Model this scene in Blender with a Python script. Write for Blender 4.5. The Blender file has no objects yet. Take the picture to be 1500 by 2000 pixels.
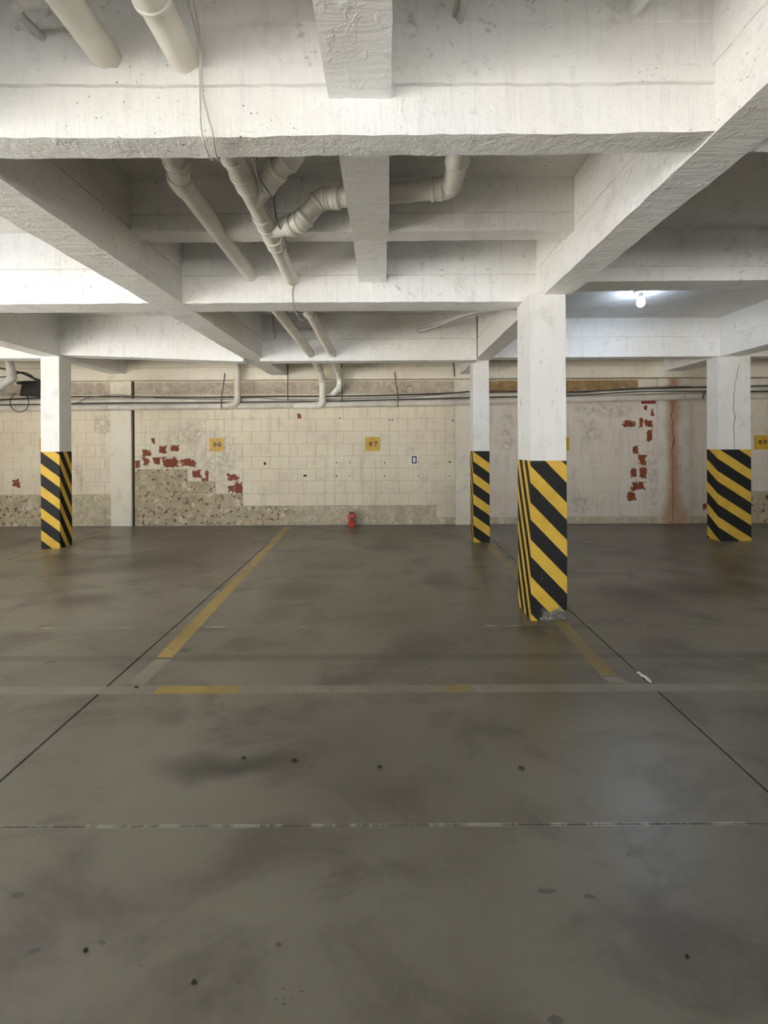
import bpy, bmesh, math, random
from mathutils import Vector, noise, Matrix
random.seed(7)
S = bpy.context.scene
COL = S.collection
# ---------------------------------------------------------------- camera, world, lights, exposure
U = 0.914                      # model units -> metres
EYE = 1.4                      # eye height in model units
F, VPX, VPY, ROLL = 800.0, 755.0, 866.0, 0.005
cam = bpy.data.cameras.new('camera')
cam.sensor_fit = 'AUTO'; cam.sensor_width = 36.0
cam.lens = 36.0 * F / 2000.0
cam.shift_x = -(VPX - 750.0) / 2000.0
cam.shift_y = -(1000.0 - VPY) / 2000.0
cam.clip_start = 0.05
camo = bpy.data.objects.new('camera', cam); COL.objects.link(camo)
camo.location = (0, 0, EYE * U); camo.rotation_euler = (math.pi / 2, ROLL, 0)
S.camera = camo

W = bpy.data.worlds.new('overcast_sky'); S.world = W; W.use_nodes = True
bg = W.node_tree.nodes['Background']
bg.inputs[0].default_value = (0.82, 0.91, 1.0, 1); bg.inputs[1].default_value = 4.2

def portal(name, loc, rot, sx, sy):
    l = bpy.data.lights.new(name, 'AREA'); l.shape = 'RECTANGLE'; l.size = sx * U; l.size_y = sy * U
    l.cycles.is_portal = True
    o = bpy.data.objects.new(name, l); COL.objects.link(o)
    o.location = Vector(loc) * U; o.rotation_euler = rot
sun = bpy.data.lights.new('sun', 'SUN'); sun.energy = 58.0; sun.angle = math.radians(3); sun.color = (1.0, 0.98, 0.95)
suno = bpy.data.objects.new('sun', sun); COL.objects.link(suno)
suno.rotation_euler = Vector((0.62, -0.12, -0.78)).to_track_quat('-Z', 'Y').to_euler()
portal('daylight_portal', (-0.75, -7.96, 1.2), (math.pi / 2, 0, 0), 13.5, 2.5)
portal('daylight_portal', (-7.45, -1.25, 1.25), (0, -math.pi / 2, 0), 2.5, 8.5)

cy = S.cycles; cy.max_bounces = 6; cy.diffuse_bounces = 4; cy.glossy_bounces = 2; cy.transmission_bounces = 1; cy.transparent_max_bounces = 2
vs = S.view_settings
vs.view_transform = 'Standard'; vs.look = 'None'; vs.gamma = 1.0; vs.use_curve_mapping = False
vs.exposure = 0.08

# ---------------------------------------------------------------- helpers
ORG = {}
def P(x, y, d):
    """a point d model units away that lies on photograph pixel (x, y); z above the floor"""
    rx, ry = x - VPX, y - VPY
    u = rx - ROLL * ry; v = ry + ROLL * rx
    return Vector((u * d / F, d, EYE - v * d / F))
def Z(z): return z + EYE        # height above the eye -> above the floor

def setp(o, label=None, cat=None, group=None, kind=None):
    if label: o['label'] = label
    if cat: o['category'] = cat
    if group: o['group'] = group
    if kind: o['kind'] = kind
    return o
def thing(name, loc, label, cat, group=None, kind=None):
    o = bpy.data.objects.new(name, None); COL.objects.link(o)
    o.empty_display_size = 0.1
    o.location = Vector(loc) * U; ORG[o.name] = Vector(loc)
    return setp(o, label, cat, group, kind)

class MB:
    def __init__(s): s.v = []; s.f = []
    def add(s, vs_, fs):
        b = len(s.v); s.v += [Vector(p) for p in vs_]; s.f += [[b + i for i in f] for f in fs]
    def box(s, a, b):
        (x0, y0, z0), (x1, y1, z1) = a, b
        s.add([(x0,y0,z0),(x1,y0,z0),(x1,y1,z0),(x0,y1,z0),(x0,y0,z1),(x1,y0,z1),(x1,y1,z1),(x0,y1,z1)],
              [(0,3,2,1),(4,5,6,7),(0,1,5,4),(1,2,6,5),(2,3,7,6),(3,0,4,7)])
    def rbox(s, a, b, r=0.01):
        """box with chamfered vertical-plane front outline"""
        (x0, y0, z0), (x1, y1, z1) = a, b
        o = [(x0+r,z0),(x1-r,z0),(x1,z0+r),(x1,z1-r),(x1-r,z1),(x0+r,z1),(x0,z1-r),(x0,z0+r)]
        n = len(o)
        s.add([(p[0],y0,p[1]) for p in o] + [(p[0],y1,p[1]) for p in o],
              [list(range(n)), list(range(2*n-1, n-1, -1))] + [(i, i+n, (i+1)%n+n, (i+1)%n) for i in range(n)])
    def tube(s, pts, r, n=16, cap=True, radii=None):
        pts = [Vector(p) for p in pts]
        rings = []; prev = None
        for i, p in enumerate(pts):
            t = (pts[min(i+1, len(pts)-1)] - pts[max(i-1, 0)]).normalized()
            if prev is None:
                a = Vector((0, 0, 1)) if abs(t.z) < 0.9 else Vector((1, 0, 0))
                nx = t.cross(a).normalized()
            else:
                nx = (prev - t * prev.dot(t)).normalized()
            prev = nx; ny = t.cross(nx)
            rr = radii[i] if radii else r
            rings.append([p + (nx * math.cos(2*math.pi*k/n) + ny * math.sin(2*math.pi*k/n)) * rr for k in range(n)])
        vs_ = [q for ring in rings for q in ring]; fs = []
        for i in range(len(rings) - 1):
            for k in range(n):
                fs.append((i*n+k, i*n+(k+1)%n, (i+1)*n+(k+1)%n, (i+1)*n+k))
        if cap:
            fs.append(list(range(n-1, -1, -1))); fs.append([(len(rings)-1)*n + k for k in range(n)])
        s.add(vs_, fs)
    def lathe(s, c, prof, n=24, axis='z'):
        c = Vector(c); vs_ = []; fs = []
        for (r, h) in prof:
            for k in range(n):
                a = 2*math.pi*k/n
                if axis == 'z': vs_.append(c + Vector((r*math.cos(a), r*math.sin(a), h)))
                else: vs_.append(c + Vector((r*math.cos(a), h, r*math.sin(a))))
        for i in range(len(prof)-1):
            for k in range(n):
                fs.append((i*n+k, i*n+(k+1)%n, (i+1)*n+(k+1)%n, (i+1)*n+k))
        fs.append(list(range(n-1,-1,-1))); fs.append([(len(prof)-1)*n+k for k in range(n)])
        s.add(vs_, fs)
    def build(s, name, mat, parent=None, smooth=None, fix=True):
        if parent is not None: org = ORG[parent.name]
        else:
            lo = Vector([min(v[i] for v in s.v) for i in range(3)]); hi = Vector([max(v[i] for v in s.v) for i in range(3)])
            org = Vector(((lo.x+hi.x)/2, (lo.y+hi.y)/2, lo.z))
        me = bpy.data.meshes.new(name)
        me.from_pydata([tuple((v - org) * U) for v in s.v], [], s.f)
        if fix:
            bm = bmesh.new(); bm.from_mesh(me); bmesh.ops.recalc_face_normals(bm, faces=bm.faces); bm.to_mesh(me); bm.free()
        me.materials.append(mat)
        if smooth is not None:
            for p in me.polygons: p.use_smooth = True
            me.set_sharp_from_angle(angle=math.radians(smooth))
        me.update()
        o = bpy.data.objects.new(name, me); COL.objects.link(o)
        ORG[o.name] = org
        if parent is not None: o.parent = parent
        else: o.location = org * U
        return o

def spline(pts, n=8):
    pts = [Vector(p) for p in pts]; out = []
    for i in range(len(pts) - 1):
        p0 = pts[max(i-1, 0)]; p1 = pts[i]; p2 = pts[i+1]; p3 = pts[min(i+2, len(pts)-1)]
        for k in range(n):
            t = k / n
            out.append(0.5 * ((2*p1) + (p2-p0)*t + (2*p0-5*p1+4*p2-p3)*t*t + (3*p1-p0-3*p2+p3)*t*t*t))
    out.append(pts[-1]); return out

# ---------------------------------------------------------------- material DSL
class NT:
    def __init__(s, name):
        s.m = bpy.data.materials.new(name); s.m.use_nodes = True
        s.t = s.m.node_tree; s.n = s.t.nodes; s.b = s.n['Principled BSDF']
        s.pos = s.n.new('ShaderNodeNewGeometry').outputs['Position']
    def put(s, sock, v):
        if isinstance(v, bpy.types.NodeSocket): s.t.links.new(v, sock)
        elif v is not None:
            if hasattr(sock, 'default_value'):
                dv = sock.default_value
                if hasattr(dv, '__len__') and not hasattr(v, '__len__'): v = (v,)*len(dv)
                if hasattr(dv, '__len__') and len(dv) == 4 and len(v) == 3: v = tuple(v) + (1,)
                sock.default_value = v
    def math(s, op, a, b=None, c=None, clamp=False):
        n = s.n.new('ShaderNodeMath'); n.operation = op; n.use_clamp = clamp
        s.put(n.inputs[0], a); s.put(n.inputs[1], b)
        if c is not None: s.put(n.inputs[2], c)
        return n.outputs[0]
    def vec(s, op, a, b=None):
        n = s.n.new('ShaderNodeVectorMath'); n.operation = op
        s.put(n.inputs[0], a); s.put(n.inputs[1], b)
        return n.outputs['Value'] if op in ('LENGTH', 'DOT_PRODUCT', 'DISTANCE') else n.outputs['Vector']
    def noise(s, scale, detail=3, rough=0.55, vec=None, stretch=None, dist=0.0):
        v = vec if vec is not None else s.pos
        if stretch: v = s.vec('MULTIPLY', v, stretch)
        n = s.n.new('ShaderNodeTexNoise'); s.put(n.inputs['Vector'], v)
        n.inputs['Scale'].default_value = scale; n.inputs['Detail'].default_value = detail
        n.inputs['Roughness'].default_value = rough; n.inputs['Distortion'].default_value = dist
        return n.outputs['Fac']
    def noisec(s, scale, vec=None):
        n = s.n.new('ShaderNodeTexNoise'); s.put(n.inputs['Vector'], vec if vec is not None else s.pos)
        n.inputs['Scale'].default_value = scale; n.inputs['Detail'].default_value = 4
        return n.outputs['Color']
    def step(s, v, a, b):
        n = s.n.new('ShaderNodeMapRange'); n.interpolation_type = 'SMOOTHSTEP'
        s.put(n.inputs[0], v); n.inputs[1].default_value = a; n.inputs[2].default_value = b
        return n.outputs[0]
    def mix(s, f, a, b, mode='MIX'):
        n = s.n.new('ShaderNodeMix'); n.data_type = 'RGBA'; n.blend_type = mode
        s.put(n.inputs[0], f); s.put(n.inputs[6], a); s.put(n.inputs[7], b)
        return n.outputs[2]
    def bump(s, h, strength=0.3, dist=0.01, normal=None):
        n = s.n.new('ShaderNodeBump'); n.inputs['Strength'].default_value = strength; n.inputs['Distance'].default_value = dist
        s.put(n.inputs['Height'], h)
        if normal is not None: s.put(n.inputs['Normal'], normal)
        return n.outputs[0]
    def sep(s, v):
        n = s.n.new('ShaderNodeSeparateXYZ'); s.put(n.inputs[0], v); return n.outputs
    def blobs(s, lst, warp=0.05, wscale=14.0, square=False):
        """distance field (min) of ellipses or rectangles (x, z, rx, rz) in metres on an x-z wall, ragged by noise"""
        w = s.vec('SUBTRACT', s.noisec(wscale), (0.5, 0.5, 0.5))
        w = s.vec('MULTIPLY', w, (warp, warp, warp))
        p = s.vec('ADD', s.pos, w); out = None
        for (x, z, rx, rz) in lst:
            d = s.vec('MULTIPLY', s.vec('SUBTRACT', p, (x, 0, z)), (1/rx, 0, 1/rz))
            if square:
                q = s.sep(s.vec('ABSOLUTE', d)); l = s.math('MAXIMUM', q[0], q[2])
            else: l = s.vec('LENGTH', d)
            out = l if out is None else s.math('MINIMUM', out, l)
        return out
    def fblobs(s, lst, warp=0.05, wscale=8.0):
        w = s.vec('SUBTRACT', s.noisec(wscale), (0.5, 0.5, 0.5))
        p = s.vec('ADD', s.pos, s.vec('MULTIPLY', w, (warp, warp, warp))); out = None
        for (x, y, rx, ry) in lst:
            d = s.vec('MULTIPLY', s.vec('SUBTRACT', p, (x, y, 0)), (1/rx, 1/ry, 0))
            l = s.vec('LENGTH', d)
            out = l if out is None else s.math('MINIMUM', out, l)
        return out
    def out(s, color=None, rough=None, normal=None, spec=None, **kw):
        s.put(s.b.inputs['Base Color'], color); s.put(s.b.inputs['Roughness'], rough)
        if normal is not None: s.put(s.b.inputs['Normal'], normal)
        if spec is not None: s.put(s.b.inputs['Specular IOR Level'], spec)
        for k, v in kw.items(): s.put(s.b.inputs[k], v)
        return s.m

def painted_concrete(name, base, dirt=0.35, brush=(26, 26, 3), bumps=0.42, specks=True):
    k = NT(name)
    big = k.noise(0.9, 2, 0.6); mid = k.noise(4, 4, 0.65, dist=0.3)
    warm = tuple(v*t for v, t in zip(base, (0.93, 0.905, 0.855)))
    c = k.mix(k.step(big, 0.36, 0.66), base, warm)
    c = k.mix(k.math('MULTIPLY', k.step(mid, 0.52, 0.78), dirt), c, tuple(v*0.5*t for v, t in zip(base, (1, .97, .9))))
    st = k.noise(1.0, 3, 0.6, stretch=brush)
    c = k.mix(k.math('MULTIPLY', k.step(st, 0.5, 0.78), 0.34), c, tuple(v*0.66 for v in base))
    lumpn = k.noise(15, 4, 0.7, dist=0.5)
    if specks:
        gate = k.step(big, 0.50, 0.56)
        sp = k.math('MULTIPLY', k.step(k.noise(75, 1, 0.4), 0.735, 0.75), gate)
        sm = k.math('MULTIPLY', k.math('MULTIPLY', k.step(lumpn, 0.6, 0.72), k.step(big, 0.5, 0.4)), 0.5)
        c = k.mix(k.math('MAXIMUM', sp, sm), c, (0.17, 0.155, 0.13))
    h = k.math('ADD', k.math('ADD', k.math('MULTIPLY', st, 0.85), k.math('MULTIPLY', k.step(lumpn, 0.52, 0.66), 0.26)), k.math('MULTIPLY', mid, 0.8))
    return k.out(c, 0.62, k.bump(h, bumps, 0.012), 0.3)

M = {}
M['white'] = painted_concrete('white_painted_concrete', (0.90, 0.89, 0.87))
M['white_long'] = painted_concrete('white_painted_concrete_long', (0.90, 0.89, 0.87), brush=(3, 26, 26))
M['slab'] = painted_concrete('white_painted_slab', (0.80, 0.785, 0.75), brush=(3, 22, 22), dirt=0.5)
M['column'] = painted_concrete('white_painted_column', (0.88, 0.865, 0.835), dirt=0.3, bumps=0.15)
M['cream'] = painted_concrete('cream_painted_concrete', (0.80, 0.735, 0.61), dirt=0.45, bumps=0.22)

def simple(name, col, rough=0.5, var=0.15, scale=12, bumps=0.0, metallic=0.0, spec=0.5):
    k = NT(name)
    n = k.noise(scale, 4)
    c = k.mix(k.step(n, 0.35, 0.75), col, tuple(v*(1-var) for v in col))
    return k.out(c, rough, k.bump(n, bumps, 0.005) if bumps else None, spec, Metallic=metallic)
M['pvc'] = simple('aged_white_pipe', (0.79, 0.755, 0.66), 0.32, 0.16, 6)
M['pvc_wall'] = simple('cream_painted_pipe', (0.68, 0.62, 0.525), 0.42, 0.2, 5)
M['pvc_joint'] = simple('pipe_seam', (0.40, 0.37, 0.30), 0.5, 0.3, 30)
M['conduit'] = simple('grey_white_conduit', (0.62, 0.60, 0.55), 0.45, 0.15, 10)
M['wire'] = simple('pale_wire', (0.55, 0.53, 0.48), 0.5, 0.2, 30)
M['black'] = simple('black_cable', (0.02, 0.02, 0.02), 0.5, 0.2, 30)
M['greycable'] = simple('grey_cable', (0.16, 0.15, 0.14), 0.5, 0.2, 30)
M['rod'] = simple('rusty_hanger', (0.10, 0.085, 0.07), 0.6, 0.4, 40)
M['mortar'] = simple('painted_mortar', (0.68, 0.60, 0.46), 0.8, 0.2, 8, 0.3)
M['darkbox'] = simple('dark_box', (0.035, 0.035, 0.028), 0.45, 0.3, 8)
M['sign'] = simple('sign_yellow', (0.62, 0.36, 0.025), 0.45, 0.22, 9)
M['signblack'] = simple('sign_black', (0.02, 0.015, 0.015), 0.5, 0.1)
M['signedge'] = simple('sign_border', (0.78, 0.72, 0.52), 0.5, 0.1)
M['red'] = simple('canister_red', (0.55, 0.07, 0.035), 0.4, 0.2, 20)
M['darkred'] = simple('dark_red', (0.22, 0.025, 0.02), 0.45, 0.2, 20)
M['platewhite'] = simple('plate_white', (0.8, 0.8, 0.76), 0.35, 0.05)
M['crack'] = simple('crack_dark', (0.05, 0.03, 0.018), 0.9, 0.3, 30)
M['rubble'] = simple('broken_concrete', (0.30, 0.275, 0.24), 0.9, 0.65, 60, 0.8)
M['bounce_ground'] = simple('pale_bounce_ground', (0.62, 0.61, 0.59), 0.8, 0.15, 3)  # kept pale so the unseen outside ground reflects light indoors
M['base'] = simple('joint_dark', (0.035, 0.033, 0.03), 0.9, 0.2)
M['leaf'] = simple('dry_leaf', (0.03, 0.024, 0.018), 0.7, 0.3, 40)
M['fixture'] = simple('fixture_plastic', (0.55, 0.54, 0.50), 0.4, 0.1)
k = NT('lit_bulb'); M['bulb'] = k.out((0.9, 0.95, 1), 0.3); k.put(k.b.inputs['Emission Color'], (0.62, 0.76, 1.0)); k.put(k.b.inputs['Emission Strength'], 130.0)

# block wall, painted, with paint peeled to red clay and stains
def wx(px, py=900): return P(px, py, 7.05).x * U
def wz(py, px=755): return P(px, py, 7.05).z * U
def ell(x0, y0, x1, y1):
    a = P(x0, y0, 7.05); b = P(x1, y1, 7.05)
    return ((a.x+b.x)/2*U, (a.z+b.z)/2*U, abs(b.x-a.x)/2*U, abs(a.z-b.z)/2*U)
RED = [(264,898,274,914),(278,894,293,912),(297,893,313,907),(316,893,350,913),(352,896,384,912),(277,878,296,892),
       (333,869,350,882),(296,856,302,866),(310,871,326,885),(264,919,272,930),(444,925,468,938),(446,945,460,963),(458,941,474,964),
       (376,918,394,934),(400,918,408,934),(392,934,408,942),(580,808,590,818),(23,937,39,952),
       (1217,820,1241,834),(1248,815,1256,836),(1259,819,1276,834),(1263,838,1275,862),(1235,870,1246,886),(1247,888,1262,910),
       (1232,914,1245,934),(1248,912,1264,936),(1232,940,1262,958),(1224,961,1243,977),(1256,792,1264,802),(1270,800,1277,813),
       (1372,982,1382,996),(1484,972,1500,986)]
STAIN = [(170,800,235,850),(330,826,410,870),(140,905,165,960),(1110,790,1240,812),(1205,800,1218,818),(1110,960,1150,1010),
         (1255,850,1290,1010),(985,800,1005,840),(380,840,470,950),(965,820,1010,880),(1130,820,1180,860)]
HOLES = [(656,902,659,905),(682,902,684,905),(656,928,659,931),(682,928,684,931),(750,902,753,905),(750,928,753,931),(815,902,818,905),(816,928,818,931),
         (876,901,881,904),(877,928,879,931),(515,902,520,909),(592,927,600,931),(759,819,762,822),(765,819,768,822),(883,819,886,823),(662,815,665,818)]
def wall_paint(name, base, heavy):
    k = NT(name)
    big = k.noise(0.9, 4); mid = k.noise(4.5, 5, 0.62)
    c = k.mix(k.step(big, 0.35, 0.7), base, tuple(v*t for v, t in zip(base, (.93, .9, .88))))
    c = k.mix(k.math('MULTIPLY', k.step(k.noise(0.8, 3, vec=k.vec('ADD', k.pos, (5, 2, 9))), 0.52, 0.7), 0.4), c, (0.66, 0.50, 0.42))
    c = k.mix(k.math('MULTIPLY', k.step(mid, 0.5, 0.74), 0.42), c, (0.45, 0.40, 0.315))
    drip = k.noise(1, 2, 0.6, stretch=(14, 14, 1.2))
    c = k.mix(k.math('MULTIPLY', k.step(drip, 0.52, 0.76), 0.36), c, (0.44, 0.38, 0.30))
    h = k.math('ADD', k.math('MULTIPLY', mid, 0.4), k.math('MULTIPLY', k.noise(60, 2), 0.3))
    red, stain, hole = heavy
    if stain:
        st = k.blobs([ell(*e) for e in stain], 0.35, 4)
        f = k.math('MULTIPLY', k.step(st, 1.4, 0.3), k.step(k.noise(14, 5, 0.7), 0.38, 0.62))
        c = k.mix(k.math('MULTIPLY', f, 0.6), c, (0.33, 0.29, 0.22))
    if red:
        rd = k.blobs([ell(*e) for e in red], 0.05, 9, True)
        rag = k.math('ADD', rd, k.math('MULTIPLY', k.math('SUBTRACT', k.noise(17, 7, 0.75), 0.46), 2.9))
        redm = k.step(rag, 1.06, 0.98)
        halo = k.math('MULTIPLY', k.step(rag, 1.7, 1.1), 0.55)
        c = k.mix(halo, c, (0.76, 0.72, 0.65))
        redc = k.mix(k.noise(22, 4), (0.31, 0.075, 0.022), (0.16, 0.045, 0.02))
        c = k.mix(redm, c, redc)
        h = k.math('SUBTRACT', h, redm)
    if hole:
        hl = k.step(k.blobs([ell(*e) for e in hole], 0.006, 30), 1.1, 0.8)
        c = k.mix(hl, c, (0.03, 0.025, 0.02))
    return k.out(c, 0.6, k.bump(h, 0.35, 0.008), 0.25)
BASES = {'block': (0.79, 0.705, 0.54), 'block_r': (0.73, 0.65, 0.545)}
for n_, b_ in BASES.items(): M[n_] = wall_paint('painted_'+n_, b_, ((), (), ()))
def block_mat(kind, x0, z0, x1, z1):
    """paint variant that carries just the peeled patches, stains and drill holes near one block"""
    def near(lst, mg):
        out = []
        for e in lst:
            x, z, rx, rz = ell(*e)
            if x-rx-mg < x1*U and x+rx+mg > x0*U and z-rz-mg < z1*U and z+rz+mg > z0*U: out.append(e)
        return tuple(out)
    hv = (near(RED, 0.07), near(STAIN, 0.10), near(HOLES, 0.0))
    if not any(hv): return M[kind]
    key = (kind, hv)
    if key not in M: M[key] = wall_paint('peeling_'+kind, BASES[kind], hv)
    return M[key]

def raw_block(name, redness=0.5, dark=0.4, tint=(0.52, 0.44, 0.30), paint=0.9):
    k = NT(name)
    n = k.noise(7, 6, 0.65); n2 = k.noise(24, 5, 0.6)
    c = k.mix(k.step(n, 0.35, 0.7), tint, tuple(v*0.72 for v in tint))
    c = k.mix(k.step(k.noise(9, 5, 0.6, dist=0.6), 0.54, 0.66), c, tuple(v*1.2 for v in tint))
    c = k.mix(k.math('MULTIPLY', k.step(n2, 0.6, 0.66), dark), c, (0.16, 0.13, 0.09))
    rm = k.math('MULTIPLY', k.step(k.noise(16, 4, 0.6, vec=k.vec('ADD', k.pos, (3.3, 1, 7))), 0.575, 0.61), redness)
    c = k.mix(rm, c, (0.20, 0.065, 0.035))
    pm = k.step(k.noise(5.5, 6, 0.7, vec=k.vec('ADD', k.pos, (9, 1, 2))), 0.57, 0.60)
    c = k.mix(k.math('MULTIPLY', pm, paint), c, (0.70, 0.63, 0.50))
    return k.out(c, 0.85, k.bump(k.math('ADD', n2, pm), 0.55, 0.012), 0.2)
M['raw'] = raw_block('stripped_block', 0.95, 0.45)
M['raw_pale'] = raw_block('stripped_block_pale', 0.25, 0.35, (0.58, 0.50, 0.36))
M['raw_band'] = raw_block('dirty_block', 0.05, 0.6, (0.52, 0.44, 0.34), 0.5)
M['raw_brown'] = raw_block('brown_stained_block', 0.3, 0.9, (0.36, 0.235, 0.11), 0.45)

# rust streaked pilaster
k = NT('rust_streaked_pilaster')
px_ = k.sep(k.pos)
xx = k.math('ADD', px_[0], k.math('MULTIPLY', k.math('SUBTRACT', k.noise(3.5, 4), 0.5), 0.16))
xc = wx(1313)
dist = k.math('ABSOLUTE', k.math('SUBTRACT', xx, xc))
wid = k.math('ADD', k.math('MULTIPLY', k.step(px_[2], 0.55, 0.0), 0.15), 0.15)
f = k.math('SUBTRACT', 1.0, k.math('DIVIDE', dist, wid), clamp=True)
base = k.mix(k.step(k.noise(4, 4), 0.4, 0.7), (0.72, 0.66, 0.57), (0.64, 0.58, 0.49))
c = k.mix(k.math('MULTIPLY', k.step(f, 0.0, 0.9), 0.8), base, (0.46, 0.22, 0.08))
c = k.mix(k.math('MULTIPLY', k.step(k.noise(1, 4, 0.6, stretch=(30, 30, 2)), 0.5, 0.75), k.math('MULTIPLY', f, 0.8)), c, (0.23, 0.12, 0.05))
c = k.mix(k.math('MULTIPLY', k.step(px_[2], 0.35, 0.05), k.step(k.noise(5, 4), 0.4, 0.65)), c, (0.56, 0.36, 0.23))
M['rust'] = k.out(c, 0.7, k.bump(k.noise(20, 4), 0.3, 0.01), 0.25)

# polished concrete floor
def fell(x0, y0, x1, y1):
    cx, cy = (x0+x1)/2, (y0+y1)/2
    def g(x, y):
        rx, ry = x-VPX, y-VPY; u = rx-ROLL*ry; v = ry+ROLL*rx
        d = F*EYE/v; return Vector((u*d/F*U, d*U))
    c = g(cx, cy); a = g(x0, cy); b = g(x1, cy); t = g(cx, y0); bt = g(cx, y1)
    return (c.x, (t.y+bt.y)/2, abs(b.x-a.x)/2, abs(t.y-bt.y)/2)
DARKSPOT = [(55,1849,80,1861),(1140,1746,1162,1756),(1050,1733,1090,1745),(20,1744,46,1756),(160,1856,170,1862),(374,1917,382,1923),(353,1266,372,1275),(90,1290,110,1296),
            (552,1928,560,1932),(588,1928,594,1932),(538,1950,544,1954),(556,1950,562,1954),(570,1950,576,1954),(552,1960,562,1966),(188,1837,205,1847),(540,1840,552,1850),(1222,1665,1232,1670),(1070,1980,1100,2000),(272,1885,278,1889),(465,1913,470,1917),(1338,1868,1344,1874)]
DARKSOFT = [(1180,1140,1310,1195),(200,1080,380,1120),(520,1140,640,1170),(840,1120,900,1150),(0,1050,60,1075),(720,1055,800,1075),(840,1040,900,1052),(340,1470,560,1510),(1430,1130,1500,1160),
            (200,1083,260,1090),(1270,1135,1430,1165),(110,1160,220,1190)]
def floor_nodes(k, soft, spots, joints=True):
    big = k.noise(0.45, 3, 0.6, dist=0.4); mid = k.noise(2.6, 4, 0.62, stretch=(0.7, 1.2, 1), dist=0.5); fine = k.noise(45, 3, 0.6)
    c = k.mix(k.step(big, 0.36, 0.64), (0.225, 0.211, 0.176), (0.142, 0.130, 0.105))
    c = k.mix(k.math('MULTIPLY', k.step(mid, 0.46, 0.68), 0.72), c, (0.085, 0.076, 0.058))
    c = k.mix(k.math('MULTIPLY', k.step(fine, 0.45, 0.8), 0.18), c, (0.28, 0.27, 0.235))
    if soft:
        sf = k.fblobs([fell(*e) for e in soft], 0.35, 1.5)
        c = k.mix(k.math('MULTIPLY', k.step(sf, 1.7, 0.2), 0.78), c, (0.04, 0.036, 0.028))
    if spots:
        ds = k.fblobs([fell(*e) for e in spots], 0.03, 12)
        c = k.mix(k.math('MULTIPLY', k.step(ds, 1.15, 0.8), 0.72), c, (0.05, 0.048, 0.042))
    if joints:
        py_ = k.sep(k.pos)[1]
        def band(y, w, soft_): return k.step(k.math('ABSOLUTE', k.math('SUBTRACT', py_, y*U)), w*U+soft_, w*U)
        ch = k.math('MULTIPLY', band(1.502, 0.0045, 0.003), k.step(k.noise(5, 5, 0.75, stretch=(1, 0, 0)), 0.47, 0.55))
        ch2 = k.math('MULTIPLY', band(3.135, 0.008, 0.004), k.step(k.noise(2, 4, 0.7, stretch=(1, 0, 0)), 0.52, 0.65))
        c = k.mix(k.math('MULTIPLY', k.math('MAXIMUM', ch, ch2), 0.8), c, (0.50, 0.49, 0.43))
        c = k.mix(k.math('MULTIPLY', band(2.685, 0.02, 0.03), 0.5), c, (0.07, 0.066, 0.055))
    rough = k.math('ADD', 0.285, k.math('MULTIPLY', mid, 0.10))
    return c, rough, k.bump(mid, 0.05, 0.01)
def floor_mat(x0, y0, x1, y1):
    def near(lst, mg):
        return [e for e in lst if (lambda q: q[0]-q[2]-mg < x1*U and q[0]+q[2]+mg > x0*U and q[1]-q[3]-mg < y1*U and q[1]+q[3]+mg > y0*U)(fell(*e))]
    k = NT('polished_concrete_floor')
    c, r, n = floor_nodes(k, near(DARKSOFT, 0.3), near(DARKSPOT, 0.02))
    return k.out(c, r, n, 1.0)
def line_mat(name, col, lo, hi, cover):
    """worn paint film: the concrete shows wherever the film has gone"""
    k = NT(name)
    c, r, nn = floor_nodes(k, (), (), False)
    n = k.math('ADD', k.math('MULTIPLY', k.noise(2.2, 4, 0.65), 0.6), k.math('MULTIPLY', k.noise(26, 4, 0.7), 0.4))
    a = k.math('MULTIPLY', k.step(n, lo, hi), cover)
    pc = k.mix(k.step(k.noise(3, 4), 0.35, 0.7), col, tuple(v*0.72 for v in col))
    return k.out(k.mix(a, c, pc), k.math('ADD', r, 0.01), nn, 0.8)
M['yellow_line'] = line_mat('worn_yellow_paint', (0.50, 0.34, 0.075), 0.34, 0.46, 0.88)
M['yellow_faded'] = line_mat('faded_yellow_paint', (0.40, 0.29, 0.075), 0.34, 0.5, 0.78)
M['grey_line'] = line_mat('worn_grey_paint', (0.34, 0.325, 0.265), 0.30, 0.5, 0.78)

# ---------------------------------------------------------------- floor
g = MB(); g.box((-7.7, -8.2, -0.2), (9.4, 7.3, -0.012)); floor = g.build('floor', M['base'])
setp(floor, 'grey polished concrete garage floor with saw-cut joints', 'floor', kind='structure')
def xl(d): return -1.597 - 0.0127 * d
xb = [lambda d: -7.7, lambda d: -4.62, xl, lambda d: 1.52, lambda d: 4.66, lambda d: 9.4]
yb = [-8.2, 1.502, 3.135, 7.06]
for i in range(5):
    for j in range(3):
        y0, y1 = yb[j] + 0.0015, yb[j+1] - 0.0015
        gx = 0.0042
        a0, a1, b1, b0 = xb[i](y0)+gx, xb[i](y1)+gx, xb[i+1](y1)-gx, xb[i+1](y0)-gx
        m = MB(); e = 0.003
        m.add([(a0,y0,-0.03),(b0,y0,-0.03),(b1,y1,-0.03),(a1,y1,-0.03),
               (a0,y0,-e),(b0,y0,-e),(b1,y1,-e),(a1,y1,-e),
               (a0+e,y0+e*.3,0),(b0-e,y0+e*.3,0),(b1-e,y1-e*.3,0),(a1+e,y1-e*.3,0)],
              [(0,3,2,1),(0,1,5,4),(1,2,6,5),(2,3,7,6),(3,0,4,7),(4,5,9,8),(5,6,10,9),(6,7,11,10),(7,4,8,11),(8,9,10,11)])
        m.build('floor_slab', floor_mat(min(a0, a1), y0, max(b0, b1), y1), floor)
def G(x, y):
    rx, ry = x-VPX, y-VPY; u = rx-ROLL*ry; v = ry+ROLL*rx
    d = F*EYE/v; return Vector((u*d/F, d, 0))
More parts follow.
